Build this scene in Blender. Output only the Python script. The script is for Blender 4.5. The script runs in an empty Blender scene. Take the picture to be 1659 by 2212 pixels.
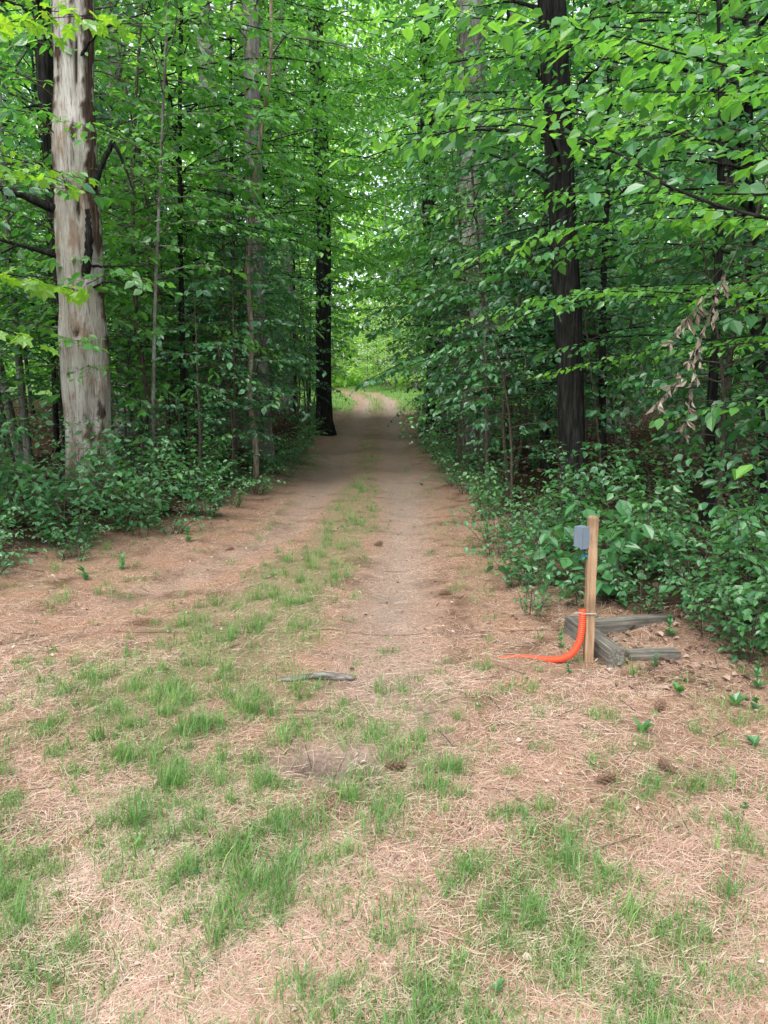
import bpy, math, numpy as np, bmesh
from mathutils import Vector
rng = np.random.default_rng(11)
U = rng.uniform
scene = bpy.context.scene
COL = scene.collection
UP = np.array([0, 0, 1.0])

# ------------------------------------------------------------------ mesh helpers
def new_mesh(name, V, F, mat, smooth=False, tint=None, vattr=None):
    V = np.asarray(V, dtype=np.float32); F = np.asarray(F, dtype=np.int32)
    me = bpy.data.meshes.new(name)
    nf, k = F.shape
    me.vertices.add(len(V)); me.vertices.foreach_set('co', V.ravel())
    me.loops.add(nf * k); me.loops.foreach_set('vertex_index', F.ravel())
    me.polygons.add(nf); me.polygons.foreach_set('loop_start', np.arange(0, nf * k, k, dtype=np.int32))
    me.polygons.foreach_set('use_smooth', np.full(nf, smooth, dtype=bool))
    me.update(calc_edges=True)
    if tint is not None:
        a = me.attributes.new('tint', 'FLOAT', 'FACE'); a.data.foreach_set('value', np.asarray(tint, dtype=np.float32))
    if vattr:
        for n, arr in vattr.items():
            a = me.attributes.new(n, 'FLOAT', 'POINT'); a.data.foreach_set('value', np.asarray(arr, dtype=np.float32).ravel())
    me.materials.append(mat)
    return me

def obj(name, me, parent=None, loc=(0, 0, 0), **props):
    o = bpy.data.objects.new(name, me)
    o.location = loc
    COL.objects.link(o)
    if parent is not None: o.parent = parent
    for k, v in props.items(): o[k] = v
    return o

def nrm(a):
    return a / np.maximum(np.linalg.norm(a, axis=-1, keepdims=True), 1e-9)

def join(parts):
    Vs, Fs, n = [], [], 0
    for V, F in parts:
        Vs.append(V); Fs.append(F + n); n += len(V)
    return np.concatenate(Vs), np.concatenate(Fs)

def segs(P0, P1, R0, R1, k=4):
    T = nrm(P1 - P0)
    a = nrm(np.cross(T, np.array([.31, .22, .93]))); b = np.cross(T, a)
    ang = np.arange(k) * 2 * np.pi / k
    ring = a[:, None] * np.cos(ang)[None, :, None] + b[:, None] * np.sin(ang)[None, :, None]
    V = np.concatenate([P0[:, None] + ring * R0[:, None, None], P1[:, None] + ring * R1[:, None, None]], 1)
    n = len(P0); i = np.arange(k); j = (i + 1) % k
    f = np.stack([i, j, j + k, i + k], 1)
    F = f[None] + (np.arange(n) * 2 * k)[:, None, None]
    return V.reshape(-1, 3), F.reshape(-1, 4)

def chaikin(P, it=2):
    P = np.asarray(P, float)
    for _ in range(it):
        Q = [P[0]]
        for a, b in zip(P[:-1], P[1:]):
            Q += [a * .75 + b * .25, a * .25 + b * .75]
        Q.append(P[-1]); P = np.array(Q)
    return P

def resample(P, n):
    P = np.asarray(P, float)
    d = np.r_[0, np.cumsum(np.linalg.norm(np.diff(P, axis=0), axis=1))]
    s = np.linspace(0, d[-1], n)
    return np.stack([np.interp(s, d, P[:, i]) for i in range(3)], 1), s / d[-1]

def tube(P, R, k=10, rough=0.0, cap=True, seed=0):
    P = np.asarray(P, float); n = len(P); R = np.broadcast_to(np.asarray(R, float), (n,))
    T = nrm(np.gradient(P, axis=0))
    a = np.zeros_like(P)
    ref = np.array([1.0, 0, 0]) if abs(T[0, 0]) < .8 else np.array([0, 1.0, 0])
    for i in range(n):
        ref = ref - T[i] * ref.dot(T[i]); ref = ref / np.linalg.norm(ref); a[i] = ref
    b = np.cross(T, a)
    ang = np.arange(k) * 2 * np.pi / k
    rr = R[:, None] * np.ones(k)[None]
    if rough:
        ph = seed * 1.7
        zz = np.arange(n)[:, None] / n
        w = np.sin(ang * 2 + zz * 7 + ph) * .5 + np.sin(ang * 5 + zz * 13 + ph * 2) * .35 + np.sin(ang * 3 - zz * 31 + ph) * .3
        rr = rr * (1 + rough * w)
    V = P[:, None] + (a[:, None] * np.cos(ang)[None, :, None] + b[:, None] * np.sin(ang)[None, :, None]) * rr[..., None]
    V = V.reshape(-1, 3)
    i = np.arange(k); j = (i + 1) % k
    f = np.stack([i, j, j + k, i + k], 1)
    F = (f[None] + (np.arange(n - 1) * k)[:, None, None]).reshape(-1, 4)
    if cap:
        c = len(V)
        V = np.concatenate([V, P[-1:], P[:1]])
        top = (n - 1) * k
        ct = [[top + q, top + (q + 1) % k, top + (q + 2) % k, c] for q in range(0, k - 1, 2)]
        cb = [[(q + 2) % k, (q + 1) % k, q, c + 1] for q in range(0, k - 1, 2)]
        F = np.concatenate([F, np.array(ct + cb)])
    return V, F

OV = (np.array([[0, 0, 0], [.3, .3, .05], [.26, .62, .04], [0, 1, -.08], [-.26, .62, .04], [-.3, .3, .05]]),
      np.array([[0, 1, 2, 3], [0, 3, 4, 5]]))
def maple():
    v = [[0, .35, 0]]; f = []
    tips = [(-125, .42), (-62, .62), (0, .68), (62, .62), (125, .42)]
    notch = [-180, -92, -32, 32, 92, 180]; nl = [.32, .34, .38, .38, .34, .32]
    for a, l in zip(notch, nl): v.append([math.sin(math.radians(a)) * l, .35 + math.cos(math.radians(a)) * l, 0.03])
    for a, l in tips: v.append([math.sin(math.radians(a)) * l, .35 + math.cos(math.radians(a)) * l, -.05])
    for i in range(5): f.append([0, 1 + i, 7 + i, 2 + i])
    return np.array(v), np.array(f)
MP = maple()
NARROW = (np.array([[0, 0, 0], [.12, .2, .02], [.09, .6, .02], [0, 1, -.05], [-.09, .6, .02], [-.12, .2, .02]]),
          np.array([[0, 1, 2, 3], [0, 3, 4, 5]]))

def leaf_geo(P, D, N, S, tmpl):
    tv, tf = tmpl
    D = nrm(D); X = nrm(np.cross(D, N)); N = np.cross(X, D)
    S = S[:, None, None]
    V = P[:, None] + S * (X[:, None] * tv[None, :, 0:1] + D[:, None] * tv[None, :, 1:2] + N[:, None] * tv[None, :, 2:3])
    F = tf[None] + (np.arange(len(P)) * len(tv))[:, None, None]
    return V.reshape(-1, 3), F.reshape(-1, 4)

class Bag:
    def __init__(s): s.L = []; s.S = []
    def leafmesh(s, name, mat, tmpl=OV):
        P, D, N, Z = [np.concatenate([l[i] for l in s.L]) for i in range(4)]
        V, F = leaf_geo(P, D, N, Z, tmpl)
        t = .5 + .22 * np.sin(P[:, 0] * 2.1 + P[:, 2] * 3.3) * np.sin(P[:, 1] * 2.4 + P[:, 2] * 1.3) + rng.normal(0, .19, len(P))
        return new_mesh(name, V, F, mat, tint=np.repeat(np.clip(t, 0, 1), len(tmpl[1])))
    def seggeo(s, k=4):
        P0, P1, R0, R1 = [np.concatenate([l[i] for l in s.S]) for i in range(4)]
        return segs(P0, P1, R0, R1, k)

def grow(B, poly, tw, leaf, r0, spacing=.11, start=.15, droop=.12, lsp=.55, flat=.5, twigr=.0022, vj=.18, hang=.7):
    poly = np.asarray(poly, float)
    d = np.r_[0, np.cumsum(np.linalg.norm(np.diff(poly, axis=0), axis=1))]; L = d[-1]
    at = lambda s: np.stack([np.interp(s, d, poly[:, i]) for i in range(3)], -1)
    ss = np.linspace(0, L, max(4, int(L / .25) + 2)); pp = at(ss)
    rr = r0 * (1 - .8 * ss / L)
    B.S.append((pp[:-1], pp[1:], rr[:-1], rr[1:]))
    s = np.arange(start * L, L, spacing) + U(-.3, .3) * spacing; s = np.clip(s, 0, L); K = len(s)
    if K < 1: return
    P = at(s); T = nrm(at(np.minimum(s + .03, L)) - at(np.maximum(s - .03, 0)))
    Hn = nrm(np.cross(T, UP) + 1e-5)
    side = np.where(np.arange(K) % 2 == 0, 1., -1.); th = np.radians(U(30, 70, K))
    tl = tw * (1 - .65 * s / L) * U(.5, 1.2, K)
    tl[-1] = max(tl[-1], leaf * 1.5)
    Dr = T * np.cos(th)[:, None] + Hn * (side * np.sin(th))[:, None]
    Dr[:, 2] += U(-vj, vj, K) - droop * .3; Dr = nrm(Dr)
    M = max(1, int(math.ceil(tw * 1.2 / (leaf * lsp))))
    dist = (np.arange(1, M + 1) * leaf * lsp)[None] * np.ones((K, 1))
    mask = (dist <= tl[:, None] + leaf * .4) & (rng.random((K, M)) < .92)
    LP = P[:, None] + Dr[:, None] * dist[..., None]
    LP[..., 2] -= droop * dist ** 2
    H2 = nrm(np.cross(Dr, UP) + 1e-5)
    ls = np.where(np.arange(M) % 2 == 0, 1., -1.)[None] * np.ones((K, 1))
    la = np.radians(U(15, 75, (K, M)))
    LD = Dr[:, None] * np.cos(la)[..., None] + H2[:, None] * (ls * np.sin(la))[..., None]
    LD[..., 2] += U(-hang, .12, (K, M)) - droop
    N = rng.normal(0, flat, (K, M, 3)); N[..., 2] += 1
    S = leaf * U(.45, 1.25, (K, M)) * U(.7, 1.25)
    m = mask
    B.L.append((LP[m], LD[m], N[m], S[m]))
    E = P + Dr * tl[:, None]; E[:, 2] -= droop * tl ** 2
    B.S.append((P, E, np.full(K, twigr), np.full(K, twigr * .4)))

# ------------------------------------------------------------------ node helpers
def mat_new(name):
    m = bpy.data.materials.new(name); m.use_nodes = True
    nt = m.node_tree; nt.nodes.clear()
    out = nt.nodes.new('ShaderNodeOutputMaterial')
    return m, nt, out
def N_(nt, t, **kw):
    n = nt.nodes.new('ShaderNode' + t)
    for k, v in kw.items(): setattr(n, k, v)
    return n
def ramp(nt, stops, src):
    r = nt.nodes.new('ShaderNodeValToRGB'); e = r.color_ramp.elements
    while len(e) < len(stops): e.new(.5)
    for el, (p, c) in zip(e, stops):
        el.position = p; el.color = (*c, 1) if len(c) == 3 else c
    nt.links.new(src, r.inputs[0]); return r.outputs[0]
def mix(nt, f, a, b, mode='MIX'):
    m = nt.nodes.new('ShaderNodeMix'); m.data_type = 'RGBA'; m.blend_type = mode
    for s, v in ((m.inputs[0], f), (m.inputs[6], a), (m.inputs[7], b)):
        if isinstance(v, bpy.types.NodeSocket): nt.links.new(v, s)
        elif isinstance(v, (int, float)): s.default_value = v
        else: s.default_value = (*v, 1)
    return m.outputs[2]
def noise(nt, scale, coord, detail=4, rough=.6, stretch=None, rot=None):
    if stretch or rot:
        mp = nt.nodes.new('ShaderNodeMapping'); mp.inputs['Scale'].default_value = stretch or (1, 1, 1)
        mp.inputs['Rotation'].default_value = rot or (0, 0, 0)
        nt.links.new(coord, mp.inputs[0]); coord = mp.outputs[0]
    n = nt.nodes.new('ShaderNodeTexNoise'); n.inputs['Scale'].default_value = scale
    n.inputs['Detail'].default_value = detail; n.inputs['Roughness'].default_value = rough
    nt.links.new(coord, n.inputs['Vector']); return n.outputs[0]
def bump(nt, h, strength, dist):
    b = nt.nodes.new('ShaderNodeBump'); b.inputs['Strength'].default_value = strength; b.inputs['Distance'].default_value = dist
    nt.links.new(h, b.inputs['Height']); return b.outputs[0]
def math_(nt, op, a, b=0.0):
    m = nt.nodes.new('ShaderNodeMath'); m.operation = op
    for s, v in ((m.inputs[0], a), (m.inputs[1], b)):
        if isinstance(v, bpy.types.NodeSocket): nt.links.new(v, s)
        else: s.default_value = v
    return m.outputs[0]

def leaf_mat(name, stops, trans=.42, tcol=1.7, rough=.42, gloss=.05):
    m, nt, out = mat_new(name)
    at = N_(nt, 'Attribute', attribute_name='tint'); oi = N_(nt, 'ObjectInfo')
    f = math_(nt, 'ADD', math_(nt, 'MULTIPLY', at.outputs['Fac'], .7), math_(nt, 'MULTIPLY', oi.outputs['Random'], .3))
    c = ramp(nt, stops, f)
    p = N_(nt, 'BsdfDiffuse'); nt.links.new(c, p.inputs[0])
    g = N_(nt, 'BsdfGlossy'); g.inputs['Roughness'].default_value = rough; g.inputs[0].default_value = (1, 1, 1, 1)
    t = N_(nt, 'BsdfTranslucent')
    tc = mix(nt, 1.0, c, (tcol * 1.25, tcol * 1.15, tcol * .55), 'MULTIPLY'); nt.links.new(tc, t.inputs[0])
    ms = N_(nt, 'MixShader'); ms.inputs[0].default_value = trans
    nt.links.new(p.outputs[0], ms.inputs[1]); nt.links.new(t.outputs[0], ms.inputs[2])
    m2 = N_(nt, 'MixShader'); m2.inputs[0].default_value = gloss
    nt.links.new(ms.outputs[0], m2.inputs[1]); nt.links.new(g.outputs[0], m2.inputs[2])
    nt.links.new(m2.outputs[0], out.inputs[0]); return m

M_leaf = leaf_mat('leaf_green', [(0, (.017, .08, .038)), (.35, (.036, .145, .055)), (.7, (.065, .22, .062)), (1, (.12, .3, .062))], trans=.4, gloss=.055)
M_leaf_dark = leaf_mat('leaf_dark', [(0, (.014, .06, .034)), (.5, (.028, .115, .05)), (1, (.065, .2, .06))], trans=.34, gloss=.055)
M_leaf_light = leaf_mat('leaf_light', [(0, (.045, .16, .04)), (.5, (.08, .255, .05)), (1, (.16, .36, .055))], trans=.5, gloss=.045)
M_maple = leaf_mat('leaf_maple', [(0, (.08, .22, .03)), (.5, (.16, .34, .035)), (1, (.27, .43, .045))], trans=.5)
M_shrub = leaf_mat('leaf_shrub', [(0, (.025, .1, .042)), (.5, (.055, .185, .065)), (1, (.115, .29, .085))], trans=.35, gloss=.045)
M_grass = leaf_mat('grass_blade', [(0, (.055, .14, .035)), (.45, (.115, .25, .06)), (.8, (.22, .35, .1)), (1, (.4, .4, .22))], trans=.3, rough=.5, gloss=.03)
M_straw = leaf_mat('straw', [(0, (.34, .28, .18)), (.5, (.5, .43, .31)), (1, (.3, .34, .17))], trans=.1, tcol=1, rough=.7, gloss=.01)
M_needle = leaf_mat('pine_needle', [(0, (.16, .088, .058)), (.3, (.34, .2, .14)), (.65, (.5, .335, .25)), (1, (.7, .57, .47))], trans=.03, tcol=1, rough=.6, gloss=.01)
M_litter = leaf_mat('dead_leaf', [(0, (.04, .026, .018)), (.25, (.1, .065, .045)), (.6, (.28, .19, .145)), (1, (.6, .52, .44))], trans=.1, tcol=1, rough=.7, gloss=.02)
M_wither = leaf_mat('withered_leaf', [(0, (.09, .07, .05)), (.5, (.2, .16, .125)), (1, (.38, .33, .28))], trans=.15, tcol=1, rough=.7, gloss=.02)
M_far = leaf_mat('leaf_far', [(0, (.1, .26, .05)), (.4, (.2, .42, .09)), (1, (.42, .6, .2))], trans=.5)  # leaf colour brightened to carry the light of the far opening

def bark_mat(name, dark, mid, light, lichen=.0, str_=(7, 7, 1.3), bs=.9):
    m, nt, out = mat_new(name)
    tc = N_(nt, 'TexCoord').outputs['Object']
    n1 = noise(nt, 2.4, tc, 4, .65, str_)
    c = ramp(nt, [(.3, dark), (.5, mid), (.72, light)], n1)
    if lichen:
        n2 = noise(nt, 3.2, tc, 4, .7, (1, 1, .6))
        f = ramp(nt, [(.5, (0, 0, 0)), (.62, (lichen,) * 3)], n2)
        c = mix(nt, f, c, (.3, .33, .27))
    p = N_(nt, 'BsdfDiffuse')
    nt.links.new(c, p.inputs[0]); nt.links.new(bump(nt, n1, bs, .04), p.inputs['Normal'])
    nt.links.new(p.outputs[0], out.inputs[0]); return m
M_bark = bark_mat('bark_dark', (.008, .008, .0075), (.021, .0205, .019), (.046, .046, .042), str_=(11, 11, 1.6))
M_bark_gray = bark_mat('bark_gray', (.05, .045, .04), (.13, .122, .11), (.22, .21, .19), lichen=.8)
M_stem = bark_mat('stem_bark', (.035, .028, .022), (.075, .064, .05), (.14, .125, .1), str_=(30, 30, 6), bs=.3)

# ------------------------------------------------------------------ terrain
LY = np.array([[-20, -14], [0, -7], [4, -4.4], [5.6, -3.0], [6.9, -2.5], [8.2, -1.6], [10, -1.4], [18, -1.4], [30, -1.55], [45, -1.9], [60, -3.6], [80, -12], [140, -40]])
RY = np.array([[-20, 14], [0, 6], [3.3, 3.4], [4.2, 1.7], [5, .9], [8, .8], [11, .78], [18, .6], [30, .85], [45, 1.0], [60, -.2], [80, -7], [140, -34]])
def Lx(y): return np.interp(y, LY[:, 0], LY[:, 1])
def Rx(y): return np.interp(y, RY[:, 0], RY[:, 1])
def wob(x, y, s, ph=0.0):
    return (np.sin(x * s * 1.0 + y * s * .7 + ph) + np.sin(x * s * -1.3 + y * s * 1.1 + 1.3 + ph) + np.sin(x * s * 2.1 + y * s * -1.7 + 2.1 + ph) * .6 + np.sin(x * s * .6 + y * s * 2.9 + ph * 2) * .5) / 3.1
def sst(a, b, x):
    t = np.clip((x - a) / (b - a), 0, 1); return t * t * (3 - 2 * t)
def OFF(x, y):
    w = .25 * wob(x, y, 1.7) + .12 * wob(x, y, 5.1, 2)
    return np.maximum(np.maximum(Lx(y) - x, x - Rx(y)) + w * np.clip(y / 6, .3, 1), -3)
def RUT(x, y):
    xr = np.interp(y, [1, 4, 6, 8, 11, 18, 30, 45], [.1, .0, .1, .22, .28, .25, .35, .3])
    xl = np.interp(y, [1, 3, 4.5, 6, 8, 11, 18, 30, 45], [-3.4, -2.9, -2.3, -1.6, -1.05, -.9, -.95, -.85, -.9])
    w = np.interp(y, [2, 6], [.45, .32])
    return np.exp(-((x - xr) / w) ** 2) , np.exp(-((x - xl) / w) ** 2)
HOLE = (-.29, 2.98)
def HF(x, y, s=1.0):
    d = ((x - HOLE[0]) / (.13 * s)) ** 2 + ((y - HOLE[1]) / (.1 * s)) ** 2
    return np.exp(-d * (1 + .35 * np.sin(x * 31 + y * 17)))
def H(x, y):
    x = np.asarray(x, float); y = np.asarray(y, float)
    o = OFF(x, y)
    h = .2 * sst(0, 1.8, o) + .35 * sst(2, 14, o) * (1 + .6 * wob(x, y, .35))
    h = h + .02 * wob(x, y, 2.3) + .012 * wob(x, y, 9.0, 1) + .09 * wob(x, y, .8, 3) * sst(.3, 2.5, o)
    rr, rl = RUT(x, y); h = h - .05 * (rr + rl) * sst(2.5, 6, y)
    h = h - .09 * HF(x, y)
    h = h + .012 * np.maximum(y - 38, 0) - .1 * np.exp(-((y - 20) / 7) ** 2)
    return h
def h1(x, y): return float(H(x, y))

def axis(segs_):
    out = [segs_[0][0]]
    for a, b, d in segs_:
        n = max(1, int(round((b - a) / d))); out += list(np.linspace(a, b, n + 1)[1:])
    return np.array(out)
gx = axis([(-90, -30, 4), (-30, -12, 1), (-12, -4, .3), (-4, -2, .1), (-2, 2.2, .04), (2.2, 4, .1), (4, 12, .3), (12, 30, 1), (30, 90, 4)])
gy = axis([(-25, -2, 1.5), (-2, 1, .3), (1, 5.5, .04), (5.5, 10, .1), (10, 24, .25), (24, 60, .6), (60, 160, 3)])
X, Y = np.meshgrid(gx, gy)
Z = H(X, Y)
nx, ny = len(gx), len(gy)
idx = np.arange(nx * ny).reshape(ny, nx)
Q = np.stack([idx[:-1, :-1], idx[:-1, 1:], idx[1:, 1:], idx[1:, :-1]], -1).reshape(-1, 4)
GV = np.stack([X, Y, Z], -1).reshape(-1, 3)

def grassy(x, y):
    cx = np.interp(y, [2.6, 3.5, 4.3, 5, 5.9, 7.8, 10.8, 14, 18], [-1.6, -1.25, -1.0, -.88, -.66, -.42, -.36, -.34, -.33])
    w = np.interp(y, [2.6, 3.5, 4.3, 5.9, 7.8, 10.8, 14, 20, 30], [.7, .65, .58, .44, .36, .3, .27, .26, .25])
    ex = x + .12 * wob(x, y, 4.0, 6)
    strip = np.exp(-((ex - cx) / w) ** 4) * sst(2.4, 4.0, y) * (.62 + .38 * sst(-.5, .1, wob(x, y, 2.6) + .5 * wob(x, y, 7.)))
    gap = 1 - .6 * np.exp(-((y - 12.5) / .5) ** 2)
    strip = strip * gap * (1 - .5 * sst(18, 25, y))
    n = wob(x, y, 2.2, 4) * .45 + wob(x, y, 6.3, 1) * .5 + wob(x, y, 13., 3) * .4
    patch = (.3 + .7 * sst(-.25, .4, n)) * (1 - sst(3.2, 5.0, y)) * np.clip(.74 - x * .3, .28, 1.0)
    edge = .4 * np.exp(-((OFF(x, y) + .1) / .25) ** 2) * sst(4, 6, y)
    ls = .45 * sst(-.1, .4, n) * (x < -1.2) * sst(3.5, 4.5, y) * (OFF(x, y) < 0)
    return np.clip(np.maximum.reduce([strip, patch, edge, ls]) * (1 - np.clip(HF(x, y, 1.8), 0, 1)), 0, 1)

off = OFF(GV[:, 0], GV[:, 1])
rr_, rl_ = RUT(GV[:, 0], GV[:, 1])
yy = GV[:, 1]
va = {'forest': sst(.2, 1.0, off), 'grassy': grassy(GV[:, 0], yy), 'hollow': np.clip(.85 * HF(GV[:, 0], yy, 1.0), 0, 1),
      'dirt': np.clip(rr_ * .85 * sst(1.5, 4, yy) + rl_ * .55 * sst(4, 6, yy) + .8 * HF(GV[:, 0], yy, 1.7) + .5 * sst(7, 13, yy), 0, 1),
      'shade_band': sst(7, 15, yy) * (1 - sst(29, 34, yy)),  # band of canopy shade, painted into the mid-distance ground
      'verge': sst(33, 38, yy) * sst(-.5, .2, off)}

def ground_material():
    m, nt, out = mat_new('forest_floor')
    tc = N_(nt, 'NewGeometry').outputs['Position']
    dn = nt.nodes.new('ShaderNodeTexNoise'); dn.inputs['Scale'].default_value = 3; dn.inputs['Detail'].default_value = 3; nt.links.new(tc, dn.inputs[0])
    vm = nt.nodes.new('ShaderNodeVectorMath'); vm.operation = 'MULTIPLY_ADD'
    nt.links.new(dn.outputs['Color'], vm.inputs[0]); vm.inputs[1].default_value = (.5, .5, 0); nt.links.new(tc, vm.inputs[2])
    c0 = vm.outputs[0]
    f1 = noise(nt, 1, c0, 2, .7, (260, 22, 5), (0, 0, .5))
    f2 = noise(nt, 1, c0, 2, .7, (24, 240, 5), (0, 0, .2))
    fm = math_(nt, 'MAXIMUM', f1, f2)
    needle = ramp(nt, [(.42, (.09, .058, .042)), (.53, (.25, .165, .122)), (.63, (.42, .3, .228)), (.76, (.58, .47, .385))], fm)
    tintn = ramp(nt, [(.32, (.5, .44, .39)), (.5, (.97, .91, .86)), (.68, (1.0, .88, .8))], dn.outputs[0])
    needle = mix(nt, 1, needle, tintn, 'MULTIPLY')
    n4 = noise(nt, 60, tc, 4, .7)
    dirt = ramp(nt, [(.3, (.13, .1, .08)), (.5, (.27, .215, .175)), (.7, (.41, .345, .29))], n4)
    grs = ramp(nt, [(.4, (.08, .09, .04)), (.6, (.2, .19, .1)), (.75, (.37, .34, .22))], fm)
    n5 = noise(nt, 9, tc, 4, .7)
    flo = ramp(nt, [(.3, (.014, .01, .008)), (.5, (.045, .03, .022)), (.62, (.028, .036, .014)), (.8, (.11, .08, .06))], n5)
    A = lambda n: N_(nt, 'Attribute', attribute_name=n).outputs['Fac']
    def th(a, lo=.35, hi=.65):
        return ramp(nt, [(lo, (0, 0, 0)), (hi, (1, 1, 1))], math_(nt, 'ADD', math_(nt, 'MULTIPLY', a, .75), math_(nt, 'MULTIPLY', math_(nt, 'SUBTRACT', n5, .2), .45)))
    c = mix(nt, math_(nt, 'MULTIPLY', th(A('dirt'), .3, .9), .8), needle, dirt)
    c = mix(nt, math_(nt, 'MULTIPLY', th(A('grassy')), .6), c, grs)
    c = mix(nt, math_(nt, 'MULTIPLY', A('shade_band'), .8), c, mix(nt, .6, c, (.07, .052, .04)))  # darkens the ground colour to stand in for shade under the canopy
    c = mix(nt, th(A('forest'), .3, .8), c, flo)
    c = mix(nt, math_(nt, 'MULTIPLY', A('verge'), .8), c, (.12, .22, .06))
    c = mix(nt, A('hollow'), c, (.06, .045, .035))  # shaded inside of the hole, put into the ground colour
    p = N_(nt, 'BsdfDiffuse')
    nt.links.new(c, p.inputs[0])
    nt.links.new(bump(nt, math_(nt, 'ADD', fm, n4), .7, .012), p.inputs['Normal'])
    nt.links.new(p.outputs[0], out.inputs[0]); return m
M_ground = ground_material()
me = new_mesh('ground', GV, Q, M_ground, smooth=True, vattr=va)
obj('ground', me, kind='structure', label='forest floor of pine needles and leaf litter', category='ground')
fc = GV[Q].mean(1)
sel = (OFF(fc[:, 0], fc[:, 1]) < -.05) & (fc[:, 1] > 4.6) & (fc[:, 1] < 110)
PQ = Q[sel]; uq, inv = np.unique(PQ, return_inverse=True)
PV = GV[uq].copy(); PV[:, 2] += .004
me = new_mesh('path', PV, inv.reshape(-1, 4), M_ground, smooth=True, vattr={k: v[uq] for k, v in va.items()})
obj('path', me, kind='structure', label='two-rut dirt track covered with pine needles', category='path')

# ------------------------------------------------------------------ scatter : needles, grass, straw, litter
def view_pts(n, y0, y1, p=2.0, spread=.62, xpad=.35):
    u = rng.random(n); a = 1 - p + 1e-6
    y = (y0 ** a + u * (y1 ** a - y0 ** a)) ** (1 / a)
    x = U(-1, 1, n) * (spread * y + xpad)
    return x, y
def ribbon(x, y, z, ang, L, W, curve, rise, droop, tilt=0):
    n = len(x)
    d = np.stack([np.cos(ang), np.sin(ang), np.zeros(n)], 1); s = np.stack([-np.sin(ang), np.cos(ang), np.zeros(n)], 1)
    B0 = np.stack([x, y, z], 1)
    V = np.zeros((n, 6, 3))
    for i, t in enumerate((0, .55, 1.0)):
        c = B0 + d * (L * t * droop(t))[:, None] + s * (curve * L * t * t)[:, None]
        c[:, 2] += rise * (t if t < 1 else .98)
        w = W * (1, .85, .12)[i]
        V[:, i * 2] = c - s * (w / 2)[:, None]; V[:, i * 2 + 1] = c + s * (w / 2)[:, None]
        V[:, i * 2 + 1, 2] += tilt * w
    F = np.array([[0, 1, 3, 2], [2, 3, 5, 4]])[None] + (np.arange(n) * 6)[:, None, None]
    return V.reshape(-1, 3), F.reshape(-1, 4)

x, y = view_pts(200000, 1.2, 9, 1.75)
keep = (OFF(x, y) < .9) & (rng.random(len(x)) > .55 * grassy(x, y)) & (rng.random(len(x)) < .1 + .9 * sst(-.3, .35, wob(x, y, 3.1, 5) + .6 * wob(x, y, 8, 2)))
x, y = x[keep], y[keep]
k2 = rng.random(len(x)) > .9 * HF(x, y, .95); x, y = x[k2], y[k2]; n = len(x)
ang = U(0, 2 * np.pi, n)
L = U(.05, .12, n); z0 = H(x, y) + U(.002, .012, n)
z1 = H(x + np.cos(ang) * L, y + np.sin(ang) * L) + U(.002, .012, n)
V, F = ribbon(x, y, z0, ang, L, U(.0009, .0017, n), rng.normal(0, .18, n), z1 - z0, lambda t: 1.0, .3)
tn = np.clip(.5 - .04 * x + .3 * wob(x, y, 1.5, 2) + rng.normal(0, .24, n), 0, 1)
obj('pine_needles', new_mesh('pine_needles', V, F, M_needle, tint=np.repeat(tn, 2)), kind='stuff', label='fallen reddish pine needles covering the clearing', category='pine needles')

def tufts(n, per, y0, y1, p, sr0, sr1, hmin, hmax, gp, clump=True):
    tx, ty = view_pts(n, y0, y1, p)
    g = grassy(tx, ty)
    cl = sst(-.3, .25, wob(tx, ty, 17., 2) * .6 + wob(tx, ty, 31., 5) * .5) if clump else 1
    keep = (rng.random(len(tx)) < g ** gp * cl) & (OFF(tx, ty) < .4); tx, ty, g = tx[keep], ty[keep], g[keep]
    th = U(hmin, hmax, len(tx)) * (.6 + .5 * g) * np.interp(ty, [2, 4.5], [.85, 1.1])
    sr = U(sr0, sr1, len(tx)); k = per
    x = np.repeat(tx, k) + rng.normal(0, 1, len(tx) * k) * np.repeat(sr, k); y = np.repeat(ty, k) + rng.normal(0, 1, len(tx) * k) * np.repeat(sr, k)
    hh = np.repeat(th, k) * U(.35, 1.15, len(x)); n = len(x)
    lean = U(.15, .95, n)
    V, F = ribbon(x, y, H(x, y) - .003, U(0, 2 * np.pi, n), hh * lean, U(.0016, .0038, n), rng.normal(0, .3, n), hh * (1.1 - .55 * lean), lambda t: t, .1)
    return V, F, np.clip(np.repeat(U(.0, .5, len(tx)), k) + rng.normal(0, .2, n), 0, 1)
a = tufts(15000, 22, 1.2, 32, 1.3, .012, .038, .05, .13, 1.1)
b = tufts(14000, 4, 1.2, 26, 1.45, .01, .03, .03, .07, .8, False)
c = tufts(1900, 44, 2.0, 14, 1.2, .018, .042, .1, .18, 1.2)
V, F = join([a[:2], b[:2], c[:2]])
obj('grass', new_mesh('grass', V, F, M_grass, tint=np.repeat(np.r_[a[2], b[2], c[2]], 2)), kind='stuff', label='sparse green grass tufts growing through the needles', category='grass')
x, y = view_pts(70000, 1.2, 10, 1.8); keep = (OFF(x, y) < .3) & (rng.random(len(x)) < .2 + grassy(x, y)) & (rng.random(len(x)) > HF(x, y, 1.2)); x, y = x[keep], y[keep]; n = len(x)
V, F = ribbon(x, y, H(x, y) + U(0, .008, n), U(0, 2 * np.pi, n), U(.03, .08, n), U(.0012, .0025, n), rng.normal(0, .35, n), U(.0, .018, n), lambda t: 1.0, .3)
obj('dry_grass', new_mesh('dry_grass', V, F, M_straw, tint=np.repeat(rng.random(n), 2)), kind='stuff', label='flattened pale dry grass blades among the needles', category='dry grass')

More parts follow.
